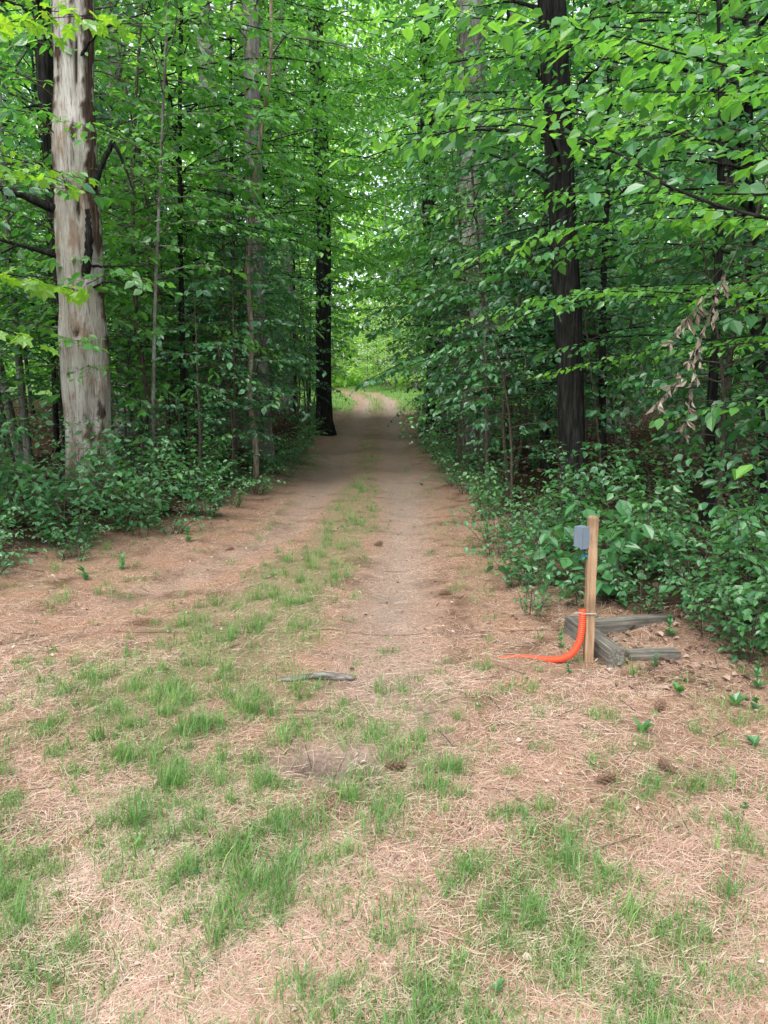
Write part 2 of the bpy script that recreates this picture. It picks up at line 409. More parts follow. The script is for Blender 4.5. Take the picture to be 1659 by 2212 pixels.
tx = U(-14, 8, 60000); ty = U(26, 78, 60000)
o_ = OFF(tx, ty); mid = np.exp(-((tx - (Lx(ty) + Rx(ty)) / 2) / .35) ** 2)
keep = (rng.random(len(tx)) < sst(28, 38, ty) * (o_ < 3) * np.clip(sst(-.45, .1, o_) + mid * .8, 0, 1)); tx, ty = tx[keep], ty[keep]; n = len(tx)
V, F = ribbon(tx, ty, H(tx, ty), U(0, 6.28, n), U(.05, .15, n), U(.01, .025, n), U(-.2, .2, n), U(.06, .25, n), lambda t: t)
obj('verge_grass', new_mesh('verge_grass', V, F, M_grass, tint=np.repeat(U(.1, .8, n), 2)), kind='stuff', label='sunlit grass beside the far end of the track', category='grass')

def litter(n, xr, yr, cond, s0, s1, t0, t1):
    x = U(*xr, n); y = U(*yr, n); m = cond(x, y); return x[m], y[m], U(s0, s1, m.sum()), np.clip(rng.normal(t0, t1, m.sum()), 0, 1)
a = litter(22000, (-12, 12), (3.5, 30), lambda x, y: OFF(x, y) > rng.normal(.7, .25, len(x)), .05, .1, .24, .16)
b = litter(900, (1.2, 2.6), (3.3, 5.4), lambda x, y: rng.random(len(x)) < np.exp(-((y - (4.2 - (x - 1.2) * .1)) / .45) ** 2), .025, .06, .55, .22)
c = litter(7500, (-4, 3), (1.3, 9), lambda x, y: (OFF(x, y) < .1) & (rng.random(len(x)) < .16), .01, .035, .78, .3)
x = np.r_[a[0], b[0], c[0]]; y = np.r_[a[1], b[1], c[1]]; s = np.r_[a[2], b[2], c[2]]; tt = np.r_[a[3], b[3], c[3]]; n = len(x)
an = U(0, 6.28, n); D = np.stack([np.cos(an), np.sin(an), rng.normal(0, .25, n)], 1); Nn = rng.normal(0, .35, (n, 3)); Nn[:, 2] += 1
LT = (OV[0] * np.array([1.1, 1, 3.5]), OV[1])
V, F = leaf_geo(np.stack([x, y, H(x, y) + .012], 1), D, Nn, s, LT)
obj('leaf_litter', new_mesh('leaf_litter', V, F, M_litter, tint=np.repeat(tt, 2)), kind='stuff', label='scattered brown fallen leaves on the forest floor', category='leaf litter')

x, y = view_pts(320, 2.2, 12, 1.2); m = OFF(x, y) < 1.0; x, y = x[m], y[m]; n = len(x)
an = U(0, 3.14, n); Lg = U(.03, .2, n)
P0 = np.stack([x, y, H(x, y) + .006], 1); x2 = x + np.cos(an) * Lg; y2 = y + np.sin(an) * Lg
P1 = np.stack([x2, y2, H(x2, y2) + U(.004, .014, n)], 1); r = U(.001, .003, n)
V, F = segs(P0, P1, r, r * .6, 5)
obj('fallen_twigs', new_mesh('fallen_twigs', V, F, M_stem), kind='stuff', label='small broken twigs lying on the needles', category='twigs')

# ------------------------------------------------------------------ trees
def branches(B, trunk, z0, z1, n, lmax, tw, leaf, r0, spacing=.11, droop=.12, elev=(5, 28), lsp=.55, top_taper=.35, twigr=.0022, vj=.18, flat=.5):
    tz = trunk[:, 2]
    az = U(0, 6.28)
    for i in range(n):
        f = (i + rng.random() * .8) / n
        z = z0 + (z1 - z0) * f
        p = np.array([np.interp(z, tz, trunk[:, 0]), np.interp(z, tz, trunk[:, 1]), z])
        az += 2.4 + U(-.6, .6)
        prof = math.sin(math.pi * (.22 + .66 * f)) if f < .6 else math.sin(math.pi * (.22 + .66 * .6)) * (1 - (f - .6) / .4 * (1 - top_taper))
        Lb = lmax * prof * U(.4, 1.2)
        e = math.radians(U(*elev) + 25 * max(0, f - .6))
        pts = [p]; a = az; ln = Lb / 5
        for q in range(5):
            a += U(-.25, .25); ee = e - droop * q * 1.1 + U(-.12, .12)
            pts.append(pts[-1] + ln * np.array([math.cos(a) * math.cos(ee), math.sin(a) * math.cos(ee), math.sin(ee)]))
        grow(B, pts, tw * (.5 + .5 * prof), leaf, r0 * (.4 + .6 * prof), spacing, .2, droop, lsp, twigr=twigr, vj=vj, flat=flat)

def make_tree(trunkpts, r0, r1, z0, z1, nb, lmax, tw, leaf, rbr, barkm, leafm, spacing=.11, k=10, rough=.05, lsp=.55, droop=.12, tmpl=OV, flare=.45, extra=None, elev=(5, 28), twigr=.0022, vj=.18, flat=.5):
    P, f = resample(chaikin(trunkpts), 34)
    P[:, 0] += .25 * r0 * np.sin(f * 9 + U(0, 6)); P[:, 1] += .25 * r0 * np.sin(f * 7 + U(0, 6)); P[:, :2] -= P[0, :2] - np.asarray(trunkpts[0])[:2]
    R = r0 + (r1 - r0) * f
    R = R * (1 + flare * np.exp(-P[:, 2] / .35 / max(r0 * 4, .3)))
    B = Bag()
    if nb: branches(B, P, z0, z1, nb, lmax, tw, leaf, rbr, spacing, droop, elev, lsp, twigr=twigr, vj=vj, flat=flat)
    if extra: extra(B)
    parts = [tube(P, R, k, rough, seed=U(0, 9))]
    if B.S: parts.append(B.seggeo(4))
    V, F = join(parts)
    tm = new_mesh('trunk', V, F, barkm, smooth=True)
    cm = B.leafmesh('crown', leafm, tmpl) if B.L else None
    return tm, cm

def place(name, meshes, loc, rot=0, sc=1.0, label='', category='', group=None, part=('trunk', 'crown'), tilt=(0, 0)):
    e = bpy.data.objects.new(name, None); COL.objects.link(e); e.empty_display_size = .2
    e.location = loc; e.rotation_euler = (tilt[0], tilt[1], rot); e.scale = (sc, sc, sc)
    e['label'] = label; e['category'] = category
    if group: e['group'] = group
    for n, m_ in zip(part, meshes):
        if m_ is None: continue
        o = bpy.data.objects.new(n, m_); COL.objects.link(o); o.parent = e
    return e

SAP = [make_tree([(0, 0, -.1), (U(-.2, .2), U(-.2, .2), h * .4), (U(-.5, .5), U(-.5, .5), h)], .02 + h * .0025, .006, z0, h - .05, int(h * 7.6), 1.25 + h * .1, .45, lf, .01, M_stem, mt, spacing=sp, k=7, vj=.3, droop=dr)
       for h, z0, lf, mt, sp, dr in [(3.2, .5, .09, M_leaf, .11, .12), (4.0, .8, .08, M_leaf_dark, .1, .2), (4.8, .9, .12, M_leaf, .12, .15), (5.4, .8, .095, M_leaf_light, .11, .12),
                                     (6.0, 1.0, .135, M_leaf, .14, .22), (6.8, 1.1, .11, M_leaf_light, .12, .15), (4.4, .7, .11, M_leaf_dark, .11, .22), (5.6, 1.0, .085, M_leaf, .1, .1)]]
BIG = [make_tree([(0, 0, -.2), (U(-.2, .2), U(-.2, .2), h * .5), (U(-.5, .5), U(-.5, .5), h)], r, r * .25, zb, h - .2, nb, 4.0, 1.0, .2, .045, bm, lm, spacing=.25, k=12, twigr=.004, lsp=.5, elev=(0, 55), vj=.7, flat=.9)
       for h, r, zb, nb, bm, lm in [(18, .2, 4.5, 55, M_bark_gray, M_leaf_light), (20, .26, 6, 55, M_bark_gray, M_leaf_light), (15, .14, 2.5, 58, M_bark_gray, M_leaf), (17, .18, 3.5, 60, M_bark_gray, M_far)]]
MID = [make_tree([(0, 0, -.1), (U(-.3, .3), U(-.3, .3), h * .5), (U(-.5, .5), U(-.5, .5), h)], .055, .012, z0, h - .1, 56, 2.6, .65, .14, .02, bk, lm, spacing=.16, k=8, twigr=.003, elev=(0, 45), vj=.5, flat=.7)
       for h, lm, z0, bk in [(8, M_leaf, 1.3, M_bark), (9.5, M_leaf_light, 1.3, M_bark_gray), (7.5, M_leaf, 1.3, M_bark), (8, M_far, .5, M_bark_gray)]]

def shrub(n, h, rad, leaf, mat, tmpl=OV, tw=.16):
    B = Bag()
    for i in range(n):
        a = U(0, 6.28); r = rad * math.sqrt(rng.random()) * .6; hh = h * U(.4, 1.15)
        b = np.array([math.cos(a) * r * .5, math.sin(a) * r * .5, 0])
        o = np.array([math.cos(a), math.sin(a), 0]) * rad * U(.2, .9)
        grow(B, [b, b + o * .25 + UP * hh * .5, b + o * .7 + UP * hh * .9, b + o * 1.15 + UP * hh * .93], tw, leaf, .004, spacing=.045, start=.06, droop=.3, flat=.45, lsp=.7, twigr=.0014)
    V, F = B.seggeo(4)
    return new_mesh('stems', V, F, M_stem), B.leafmesh('foliage', mat, tmpl)
SHR = [shrub(13, .75, .5, .06, M_shrub), shrub(12, .5, .45, .05, M_shrub, tw=.14), shrub(14, .95, .55, .08, M_shrub, tw=.2), shrub(9, .5, .4, .11, M_shrub), shrub(12, 1.3, .6, .085, M_leaf, tw=.25), shrub(10, .35, .35, .05, M_shrub, tw=.12)]
def fern(n, L):
    B = Bag()
    for i in range(n):
        a = i * 6.28 / n + U(-.3, .3); o = np.array([math.cos(a), math.sin(a), 0]); l = L * U(.75, 1.1)
        pts = [o * l * t + UP * l * (1.1 * t - .85 * t * t) for t in np.linspace(0, 1, 9)]
        grow(B, pts, .13, .03, .003, spacing=.022, start=.12, droop=.2, flat=.15, lsp=.45, twigr=.0008, hang=.2, vj=.05)
    V, F = B.seggeo(3); return new_mesh('stalks', V, F, M_stem), B.leafmesh('fronds', M_shrub, NARROW)
FERN = [fern(9, .5), fern(7, .42)]

def solo(name, pts, r0, r1, z0, z1, nb, lmax, barkm, leafm, label, category, tw=.7, leaf=.15, rbr=.03, **kw):
    x, y = pts[0][:2]; z = h1(x, y)
    rel = [(p[0] - x, p[1] - y, p[2] - (.15 if i == 0 else 0)) for i, p in enumerate(pts)]
    ms = make_tree(rel, r0, r1, z0, z1, nb, lmax, tw, leaf, rbr, barkm, leafm, **kw)
    return place(name, ms, (x, y, z), label=label, category=category, group='forest trees lining the track')
W = dict(elev=(-5, 45), vj=.5, flat=.7)
solo('hardwood_tree', [(2.1, 8.2, 0), (1.98, 8.2, 1.5), (1.78, 8.2, 3.2), (1.55, 8.2, 5), (1.42, 8.2, 7), (1.6, 8.2, 14)], .145, .11, 3.0, 13.5, 54, 2.4, M_bark, M_leaf, 'thick dark rough-barked tree leaning over the track', 'tree', spacing=.17, k=16, rough=.08, flare=.2, **W)
solo('hardwood_tree', [(-1.72, 22, 0), (-1.8, 22, 6), (-1.9, 22, 18)], .23, .17, 5.5, 17, 60, 3.4, M_bark, M_leaf_light, 'straight dark trunk standing at the edge of the track', 'tree', spacing=.22, k=14, leaf=.17, **W)
solo('hardwood_tree', [(-2.1, 13.5, 0), (-2.2, 13.5, 4), (-2.15, 13.5, 8), (-2.3, 13.5, 17)], .15, .12, 6, 16, 44, 3, M_bark_gray, M_leaf_light, 'tall grey lichen-spotted trunk among saplings', 'tree', spacing=.2, k=14, flare=.2, **W)
solo('hardwood_tree', [(-2.9, 16, 0), (-3.2, 16, 5), (-3.5, 16, 9), (-3.6, 16, 18)], .19, .14, 7, 17, 44, 3, M_bark_gray, M_leaf_light, 'pale grey trunk with a slight lean', 'tree', spacing=.2, k=14, **W)
solo('pine_tree', [(1.75, 14.5, 0), (1.6, 14.5, 5), (1.35, 14.5, 9), (1.35, 14.5, 22)], .27, .2, 8, 21, 40, 3, M_bark_gray, M_leaf, 'massive grey deeply furrowed pine trunk', 'pine', spacing=.22, k=16, **W)
solo('pine_tree', [(1.3, 20, 0), (1.1, 20, 8), (1.05, 20, 20)], .19, .14, 7, 19, 45, 3, M_bark, M_leaf, 'slender straight dark pine trunk behind saplings', 'pine', spacing=.22, k=12, **W)
solo('hardwood_tree', [(4.25, 8.2, 0), (3.95, 8.2, 2), (3.55, 8.2, 4.2), (3.55, 8.2, 9)], .085, .05, 2.8, 8.8, 40, 2.4, M_bark, M_leaf, 'thin dark crooked trunk with wide side branches', 'tree', spacing=.15, leaf=.12, vj=.3)
solo('hardwood_tree', [(6.3, 14.2, 0), (6.1, 14.2, 4), (5.9, 14.2, 14)], .17, .1, 4, 13.5, 44, 3, M_bark, M_leaf, 'dark straight trunk deep in the shade', 'tree', spacing=.2, **W)
solo('hardwood_tree', [(5.8, 20, 0), (5.5, 20, 6), (5.4, 20, 18)], .24, .16, 6, 17, 44, 3, M_bark_gray, M_leaf_light, 'tall grey trunk rising above the saplings', 'tree', spacing=.22, **W)
solo('hardwood_tree', [(-4.2, 10.2, 0), (-4.15, 10.2, 3), (-4.1, 10.2, 12)], .13, .08, 4.5, 11.5, 40, 2.4, M_bark, M_leaf, 'dark trunk standing just behind the dead tree', 'tree', spacing=.18, **W)
solo('hardwood_tree', [(-6.0, 12.5, 0), (-6.6, 12.5, 4), (-6.7, 12.5, 12)], .09, .06, 3, 11.5, 40, 2.6, M_bark_gray, M_leaf_light, 'slim leaning grey trunk in the undergrowth', 'tree', spacing=.18, **W)
solo('young_tree', [(-2.95, 9.6, 0), (-2.85, 9.6, 2), (-2.6, 9.6, 4.4), (-2.4, 9.6, 6.5)], .026, .012, 2.4, 6.4, 34, 1.6, M_bark_gray, M_leaf_light, 'slender pale-stemmed young tree beside the track', 'tree', tw=.45, leaf=.1, rbr=.01, spacing=.11)
P = chaikin([(-1.95, 11.4, 0), (-1.98, 11.4, 2.2), (-1.9, 11.4, 4.1), (-1.68, 11.4, 4.9), (-1.64, 11.4, 5.6), (-1.5, 11.4, 6.3), (-1.52, 11.4, 6.9)])
P, f = resample(P, 50); P[:, 0] += .03 * np.sin(f * 25)
M_deadstem = bark_mat('dead_stem_bark', (.1, .07, .05), (.26, .2, .16), (.42, .37, .31), str_=(14, 14, 2), bs=.5)
V, F = join([tube(P, .045 - .022 * f, 9, .08), segs(np.array([[-1.62, 11.4, 5.7]]), np.array([[-1.77, 11.35, 6.2]]), np.array([.012]), np.array([.004]), 5)])
obj('bare_snag', new_mesh('bare_snag', V, F, M_deadstem, smooth=True), label='crooked bare dead stem without bark among leaves', category='dead tree')

# --- dead standing tree
def dead_tree():
    base = np.array([-3.5, 9.0, h1(-3.5, 9.0) - .15])
    Pp, f = resample(chaikin([(0, 0, 0), (.0, 0, 1.5), (.05, 0, 3), (.08, 0, 4.2), (.18, 0, 5.6), (.25, 0, 8.5)]), 240)
    z = Pp[:, 2]
    R = .28 - .016 * z + .03 * np.exp(-z / .35) + .03 * np.exp(-((z - 2.05) / .25) ** 2) + .02 * np.exp(-((z - 3.3) / .3) ** 2) + .012 * np.sin(z * 5)
    k = 96; ang = np.arange(k) * 2 * np.pi / k
    A, Zz = np.meshgrid(ang, z)
    w = .5 * np.sin(A * 3 + Zz * .8) + .3 * np.sin(A * 7 - Zz * 1.1) + .15 * np.sin(A * 17 + Zz * 2)
    def pat(a0, wa, za, zb):
        da = np.abs((A - math.radians(a0) + np.pi) % (2 * np.pi) - np.pi)
        e = .1 * np.sin(Zz * 9 + a0) + .09 * np.sin(Zz * 23) + .05 * np.sin(Zz * 51)
        return (1 - sst(wa + e - .05, wa + e + .05, da)) * sst(za, za + .1, Zz + .06 * np.sin(A * 13)) * (1 - sst(zb - .1, zb, Zz + .06 * np.sin(A * 11)))
    bark = np.maximum.reduce([pat(-25, .36, 2.9, 4.9), pat(-30, .22, .75, 1.35), pat(-64, .1, .3, 1.15), pat(-48, .14, .2, .8), pat(-2, .2, 1.8, 2.7), pat(90, 1.1, 0, 9), pat(-20, .42, 4.6, 6.6), pat(-165, .34, 3.2, 5.6), pat(-115, .12, 0, .6), pat(-80, .12, 5.0, 5.5), pat(-125, .1, 4.5, 5.2), pat(-75, .08, 3.9, 4.3)])
    R2 = R[:, None] * (1 + .045 * w) + .014 * bark
    for a0, z0, ra, rz, dep in [(-100, 3.62, .1, .08, .07), (-66, 3.4, .08, .12, .06), (-62, 4.9, .07, .3, .05), (-84, 2.05, .08, .04, .05), (-110, 1.6, .06, .04, .03), (-60, 2.7, .08, .08, .05)]:
        da = (A - math.radians(a0) + np.pi) % (2 * np.pi) - np.pi
        q = np.exp(-(da / (ra * 1.6)) ** 2 - ((Zz - z0) / rz) ** 2)
        R2 = R2 - dep * q; bark = np.maximum(bark, sst(.4, .6, q))
    V = np.stack([Pp[:, 0:1] + R2 * np.cos(A), Pp[:, 1:2] + R2 * np.sin(A), Zz], -1).reshape(-1, 3)
    i = np.arange(k); j = (i + 1) % k; fq = np.stack([i, j, j + k, i + k], 1)
    F = (fq[None] + (np.arange(len(z) - 1) * k)[:, None, None]).reshape(-1, 4)
    m, nt, out = mat_new('bleached_wood')
    tc = N_(nt, 'TexCoord').outputs['Object']
    n1 = noise(nt, 1.6, tc, 5, .7, (5, 5, .7)); n2 = noise(nt, 1.6, tc, 6, .72, (2.4, 2.4, 1.0)); n3 = noise(nt, 3, tc, 6, .7, (16, 16, 1.2))
    wood = ramp(nt, [(.3, (.21, .185, .155)), (.48, (.37, .345, .305)), (.7, (.56, .54, .5))], n1)
    wood = mix(nt, ramp(nt, [(.52, (0, 0, 0)), (.62, (.75,) * 3)], n2), wood, (.24, .15, .1))
    wood = mix(nt, ramp(nt, [(.51, (0, 0, 0)), (.65, (.8,) * 3)], n3), wood, (.11, .08, .06))
    barkc = ramp(nt, [(.35, (.025, .018, .013)), (.55, (.085, .06, .045)), (.7, (.17, .14, .11))], n3)
    c = mix(nt, N_(nt, 'Attribute', attribute_name='bark').outputs['Fac'], wood, barkc)
    sp = N_(nt, 'SeparateXYZ'); nt.links.new(tc, sp.inputs[0])
    low = ramp(nt, [(.25, (.8,) * 3), (1.0, (0, 0, 0))], math_(nt, 'ADD', sp.outputs[2], math_(nt, 'MULTIPLY', math_(nt, 'SUBTRACT', n2, .5), 3)))
    c = mix(nt, low, c, (.13, .085, .055))
    p = N_(nt, 'BsdfDiffuse')
    nt.links.new(c, p.inputs[0]); nt.links.new(bump(nt, n3, .8, .04), p.inputs['Normal']); nt.links.new(p.outputs[0], out.inputs[0])
    tm = new_mesh('trunk', V, F, m, smooth=True, vattr={'bark': bark})
    e = place('dead_tree', [tm], tuple(base), label='barkless pale dead standing trunk with broken branch stubs', category='dead tree', part=('trunk',))
    def br(name, pts, r0, r1, extra=()):
        Pq, ff = resample(chaikin(pts), 22); Pq += rng.normal(0, .004, Pq.shape)
        parts = [tube(Pq, r0 + (r1 - r0) * ff, 9, .1, seed=U(0, 9))]
        for q in extra:
            Pe, fe = resample(chaikin(q), 14); parts.append(tube(Pe, .012 - .008 * fe, 6, .05))
        v, fa = join(parts)
        o = bpy.data.objects.new(name, new_mesh(name, v, fa, M_bark, smooth=True)); COL.objects.link(o); o.parent = e
    br('branch_stub', [(.2, -.05, 3.55), (.38, -.12, 3.82), (.55, -.15, 4.1)], .048, .022)
    br('branch_stub', [(.16, -.16, 2.72), (.25, -.24, 2.95), (.27, -.27, 3.36)], .055, .022)
    br('branch', [(-.15, -.1, 3.4), (-.5, -.3, 3.55), (-.95, -.4, 3.62), (-1.5, -.6, 3.8)], .05, .012, [[(-.5, -.3, 3.55), (-.7, -.5, 3.45), (-1.1, -.6, 3.4)], [(-.9, -.4, 3.62), (-1.2, -.4, 3.9), (-1.5, -.5, 4.0)]])
    br('branch', [(-.15, -.1, 2.9), (-.5, -.3, 3.0), (-1.1, -.4, 3.15)], .03, .008, [[(-.5, -.3, 3.0), (-.8, -.3, 2.85), (-1.2, -.4, 2.8)]])
    br('branch', [(.55, -.15, 4.1), (.66, -.15, 3.85), (.78, -.2, 3.5)], .022, .006)
    br('branch', [(.2, -.1, 2.8), (.45, -.35, 2.76), (1.0, -.7, 2.72)], .018, .005)
    br('branch', [(.2, -.1, 2.55), (.45, -.35, 2.62), (1.05, -.7, 2.45)], .013, .004)
    br('branch', [(.2, -.1, 4.9), (.5, -.3, 5.15), (1.2, -.4, 5.3)], .018, .005)
    br('branch_stub', [(-.1, -.2, 5.3), (-.05, -.45, 5.45), (.3, -.5, 5.55)], .03, .008)
dead_tree()

# --- overhanging trees
def overhang(B):
    def br(pts, tw, leaf, r, **kw): grow(B, chaikin(pts, 1), tw, leaf, r, **kw)
    o = np.array([3.1, 3.9, 0])
    S = dict(spacing=.09, droop=.2, start=.12, flat=.4, vj=.15)
    R = lambda *pts: [np.array(p) - o for p in pts]
    br(R((3.1, 3.9, 1.9), (2.2, 3.6, 2.1), (1.69, 3.5, 2.17), (1.3, 3.55, 2.28), (1.05, 3.65, 2.5), (.7, 3.7, 2.62), (.35, 3.75, 2.63), (-.1, 3.8, 2.5)), .42, .085, .014, **S)
    br(R((3.1, 3.9, 2.2), (2.3, 4.4, 2.6), (1.6, 4.7, 2.9), (.9, 4.8, 3.05), (.3, 4.8, 3.0), (-.2, 4.85, 2.85)), .6, .085, .012, **S)
    br(R((3.1, 3.9, 2.6), (2.4, 4.2, 2.9), (1.7, 4.4, 3.15), (1.1, 4.4, 3.3), (.5, 4.5, 3.4), (.1, 4.5, 3.4)), .55, .085, .011, **S)
    br(R((3.1, 3.9, 1.7), (2.6, 4.6, 1.9), (2.1, 5.0, 2.0), (1.5, 5.1, 2.05), (1.0, 5.2, 1.98)), .5, .085, .01, **S)
    br(R((3.1, 3.9, 2.9), (2.5, 3.8, 3.1), (1.9, 3.8, 3.2), (1.4, 3.9, 3.25)), .5, .085, .01, **S)
    br(R((3.1, 3.9, 2.4), (2.6, 5.0, 2.6), (2.0, 5.6, 2.75), (1.2, 5.8, 2.8), (.4, 5.9, 2.7), (-.1, 5.9, 2.5)), .6, .085, .011, **S)
    br(R((3.1, 3.9, 2.9), (2.6, 5.0, 3.2), (2.0, 5.9, 3.5), (1.2, 6.2, 3.6), (.5, 6.3, 3.55), (0, 6.3, 3.4)), .6, .085, .011, **S)
    br(R((3.1, 3.9, 2.0), (2.7, 5.2, 2.1), (2.2, 6.2, 2.2), (1.6, 6.6, 2.2), (1.0, 6.8, 2.05), (.5, 6.9, 1.9)), .6, .085, .01, **S)
    br(R((3.1, 3.9, 1.8), (2.8, 5.2, 1.8), (2.4, 6.0, 1.75), (1.9, 6.5, 1.65), (1.35, 6.7, 1.5)), .5, .09, .009, **S)
    br(R((3.1, 3.9, 2.3), (2.8, 5.2, 2.5), (2.4, 6.4, 2.75), (1.8, 7.0, 2.8), (1.2, 7.2, 2.7), (.7, 7.3, 2.5)), .6, .09, .01, **S)
    br(R((3.1, 3.9, 3.2), (2.7, 5.2, 3.6), (2.2, 6.4, 4.0), (1.6, 6.9, 4.2), (1.0, 7.1, 4.2), (.3, 7.2, 4.0)), .6, .09, .01, **S)
    br(R((3.1, 3.9, 1.5), (2.6, 4.1, 1.6), (2.2, 4.3, 1.7), (1.8, 4.5, 1.65)), .4, .085, .009, **S)
    br(R((3.1, 3.9, 1.0), (2.6, 3.8, 1.15), (2.2, 3.7, 1.2), (1.85, 3.65, 1.1)), .3, .11, .008, **S)
    br(R((3.1, 3.9, 1.3), (2.7, 4.6, 1.4), (2.3, 5.0, 1.35), (1.9, 5.3, 1.2)), .4, .1, .008, **S)
solo('beech_tree', [(3.1, 3.9, 0), (3.1, 3.9, 2.5), (3.2, 3.95, 5), (3.2, 4, 7)], .07, .03, 3.6, 6.8, 14, 1.6, M_bark, M_leaf_light, 'beech with leafy limbs stretched over the track', 'beech', tw=.45, leaf=.09, rbr=.015, spacing=.1, extra=overhang)
def arch(a0, a1, z0, z1, n, lmin, lmax, leaf):
    def f(B):
        for i in range(n):
            z = z0 + (z1 - z0) * (i + rng.random()) / n; ln = U(lmin, lmax); a = math.radians(U(a0, a1)); e = U(.0, .45)
            pts = [np.array([0, 0, z]) + np.array([math.cos(a) * ln * t, math.sin(a) * ln * t * .8, e * ln * t - .3 * ln * t * t]) for t in np.linspace(0, 1, 6)]
            grow(B, pts, .6, leaf, .013, spacing=.105, droop=.2, start=.1, vj=.3)
    return f
def arching(x, y, ht, mt, ex, leaf=.1, nb=20, z0=1.2, lm=1.8):
    solo('beech_tree', [(x, y, 0), (x * .96, y, ht * .4), (x * .94, y, ht * .75), (x * .88, y, ht)], .05, .02, z0, ht - .2, nb, lm, M_bark, mt, 'young beech arching its layered sprays above the track', 'beech', tw=.45, leaf=leaf, rbr=.014, spacing=.12, extra=ex)
arching(3.1, 7.1, 5.4, M_leaf, arch(150, 205, 1.5, 5.0, 14, 1.4, 2.3, .095), nb=14, lm=1.2)
arching(2.75, 9.4, 6.5, M_leaf, arch(145, 220, 1.0, 5.8, 22, 1.5, 3.1, .095))
arching(2.5, 11.8, 7, M_leaf, arch(145, 215, 1.0, 6.5, 22, 1.5, 3.0, .11))
arching(2.4, 14.8, 9, M_leaf_light, arch(140, 220, 2.0, 8.8, 28, 1.8, 4.2, .12), leaf=.12)
arching(2.4, 19, 10.5, M_leaf_light, arch(140, 220, 2.0, 10.2, 28, 1.8, 4.4, .14), leaf=.14)
arching(-2.9, 10.9, 7, M_leaf_light, arch(-45, 35, 3.2, 6.8, 18, 1.5, 2.8, .1))
arching(-2.9, 14.6, 9, M_leaf_light, arch(-40, 40, 3.8, 8.8, 26, 1.8, 4.0, .12), leaf=.12, z0=2)
arching(-3.0, 19, 10.5, M_leaf_light, arch(-40, 40, 4.8, 10.2, 28, 1.8, 4.2, .14), leaf=.14, z0=2)
arching(-3.0, 25.5, 12, M_leaf_light, arch(-40, 40, 2.8, 11.8, 32, 1.8, 4.2, .16), leaf=.16, z0=2)
arching(2.4, 26, 12, M_leaf_light, arch(140, 220, 2.8, 11.8, 32, 1.8, 4.2, .16), leaf=.16, z0=2)
def overhang3(B):
    S = dict(spacing=.09, droop=.2, start=.1)
    for pts in ([(0, 0, 2.5), (.6, 0, 2.85), (1.2, .0, 2.95), (1.8, -.05, 2.8)], [(0, 0, 2.0), (.5, .3, 2.2), (1.1, .5, 2.25), (1.7, .6, 2.1)],
                [(0, 0, 3.1), (.7, .2, 3.6), (1.4, .3, 3.95), (2.1, .3, 4.0)], [(0, 0, 3.4), (.7, .6, 4.1), (1.4, .9, 4.3), (2.0, 1.1, 4.25)], [(0, 0, 2.8), (.5, .5, 3.1), (1.0, .8, 3.2), (1.6, 1.0, 3.05)], [(0, 0, 2.2), (.5, -.2, 2.5), (1.0, -.3, 2.6), (1.5, -.4, 2.45)], [(0, 0, 1.6), (.5, .1, 1.8), (1.0, .2, 1.85), (1.5, .2, 1.7)]):
        grow(B, pts, .42, .105, .01, **S)
solo('maple_tree', [(-4.1, 5.7, 0), (-4.1, 5.7, 2.5), (-4.1, 5.8, 6)], .06, .02, 2.2, 5.8, 16, 1.5, M_bark, M_maple, 'young maple with yellow-green lobed leaves', 'maple', tw=.4, leaf=.1, rbr=.012, spacing=.13, tmpl=MP, extra=overhang3)

# --- random forest
def sight_ok(x, y, r):
    if y < 9.3 and abs(x / y + .389) < .05 + r / y: return False
    if y < 21 and -.079 * y - 1.1 < x < 0: return False
    if y < 8 and 0 < x < .26 * y + 1.0: return False
    return True
pts = []
def far_enough(x, y, d):
    for a, b in pts:
        if (a - x) ** 2 + (b - y) ** 2 < d * d: return False
    return True
GL = 'leafy saplings crowding the track'
def put_sap(x, y, i, sc):
    pts.append((x, y))
    place('hardwood_sapling', SAP[i], (x, y, h1(x, y)), U(0, 6.28), sc, 'slender sapling with flat layered sprays of leaves', 'sapling', GL, tilt=(U(-.08, .08), U(-.08, .08)))
for x, y, i, sc in [(-2.4, 9.8, 0, .85), (-2.15, 10.7, 2, .8), (-2.5, 11.2, 4, .9), (-2.4, 12.2, 6, 1), (-3.3, 11.6, 5, 1), (-2.6, 15.5, 4, 1), (-2.9, 17.5, 2, 1), (-3.1, 21, 4, 1), (-2.4, 24.5, 4, 1.1), (-2.15, 13.0, 0, .8), (-2.1, 10.3, 0, .6), (-2.4, 16.5, 1, .9),
                    (1.6, 12.4, 4, 1), (1.4, 13.8, 6, 1), (1.7, 16, 4, 1), (1.5, 19, 2, 1.1), (1.6, 22, 5, 1), (1.6, 9.6, 1, 1), (3.4, 6.0, 2, .9), (3.8, 5.4, 4, .9), (1.45, 10.6, 7, 1), (3.3, 8.6, 4, 1), (3.4, 7.6, 6, 1), (1.5, 8.8, 0, .75), (1.3, 11.6, 0, .8), (2.9, 6.5, 0, .8)]:
    put_sap(x, y, i, sc)
cnt = 0; tries = 0
while cnt < 108 and tries < 6000:
    tries += 1
    y = U(6.2, 36) if cnt > 50 else U(6.6, 20); sd = 1 if rng.random() < .5 else -1
    dx = abs(rng.normal(0, 3.6)) if cnt > 50 else U(0, 3.6)
    x = Rx(y) + .7 + dx if sd > 0 else Lx(y) - .6 - dx
    if abs(x) > y * .6 + 1.5: continue
    if not sight_ok(x, y, 1.3) or not far_enough(x, y, .7): continue
    i = int(rng.choice(8, p=[.16, .14, .15, .12, .13, .1, .1, .1]))
    put_sap(x, y, i, U(.7, 1.15)); cnt += 1
mp = []
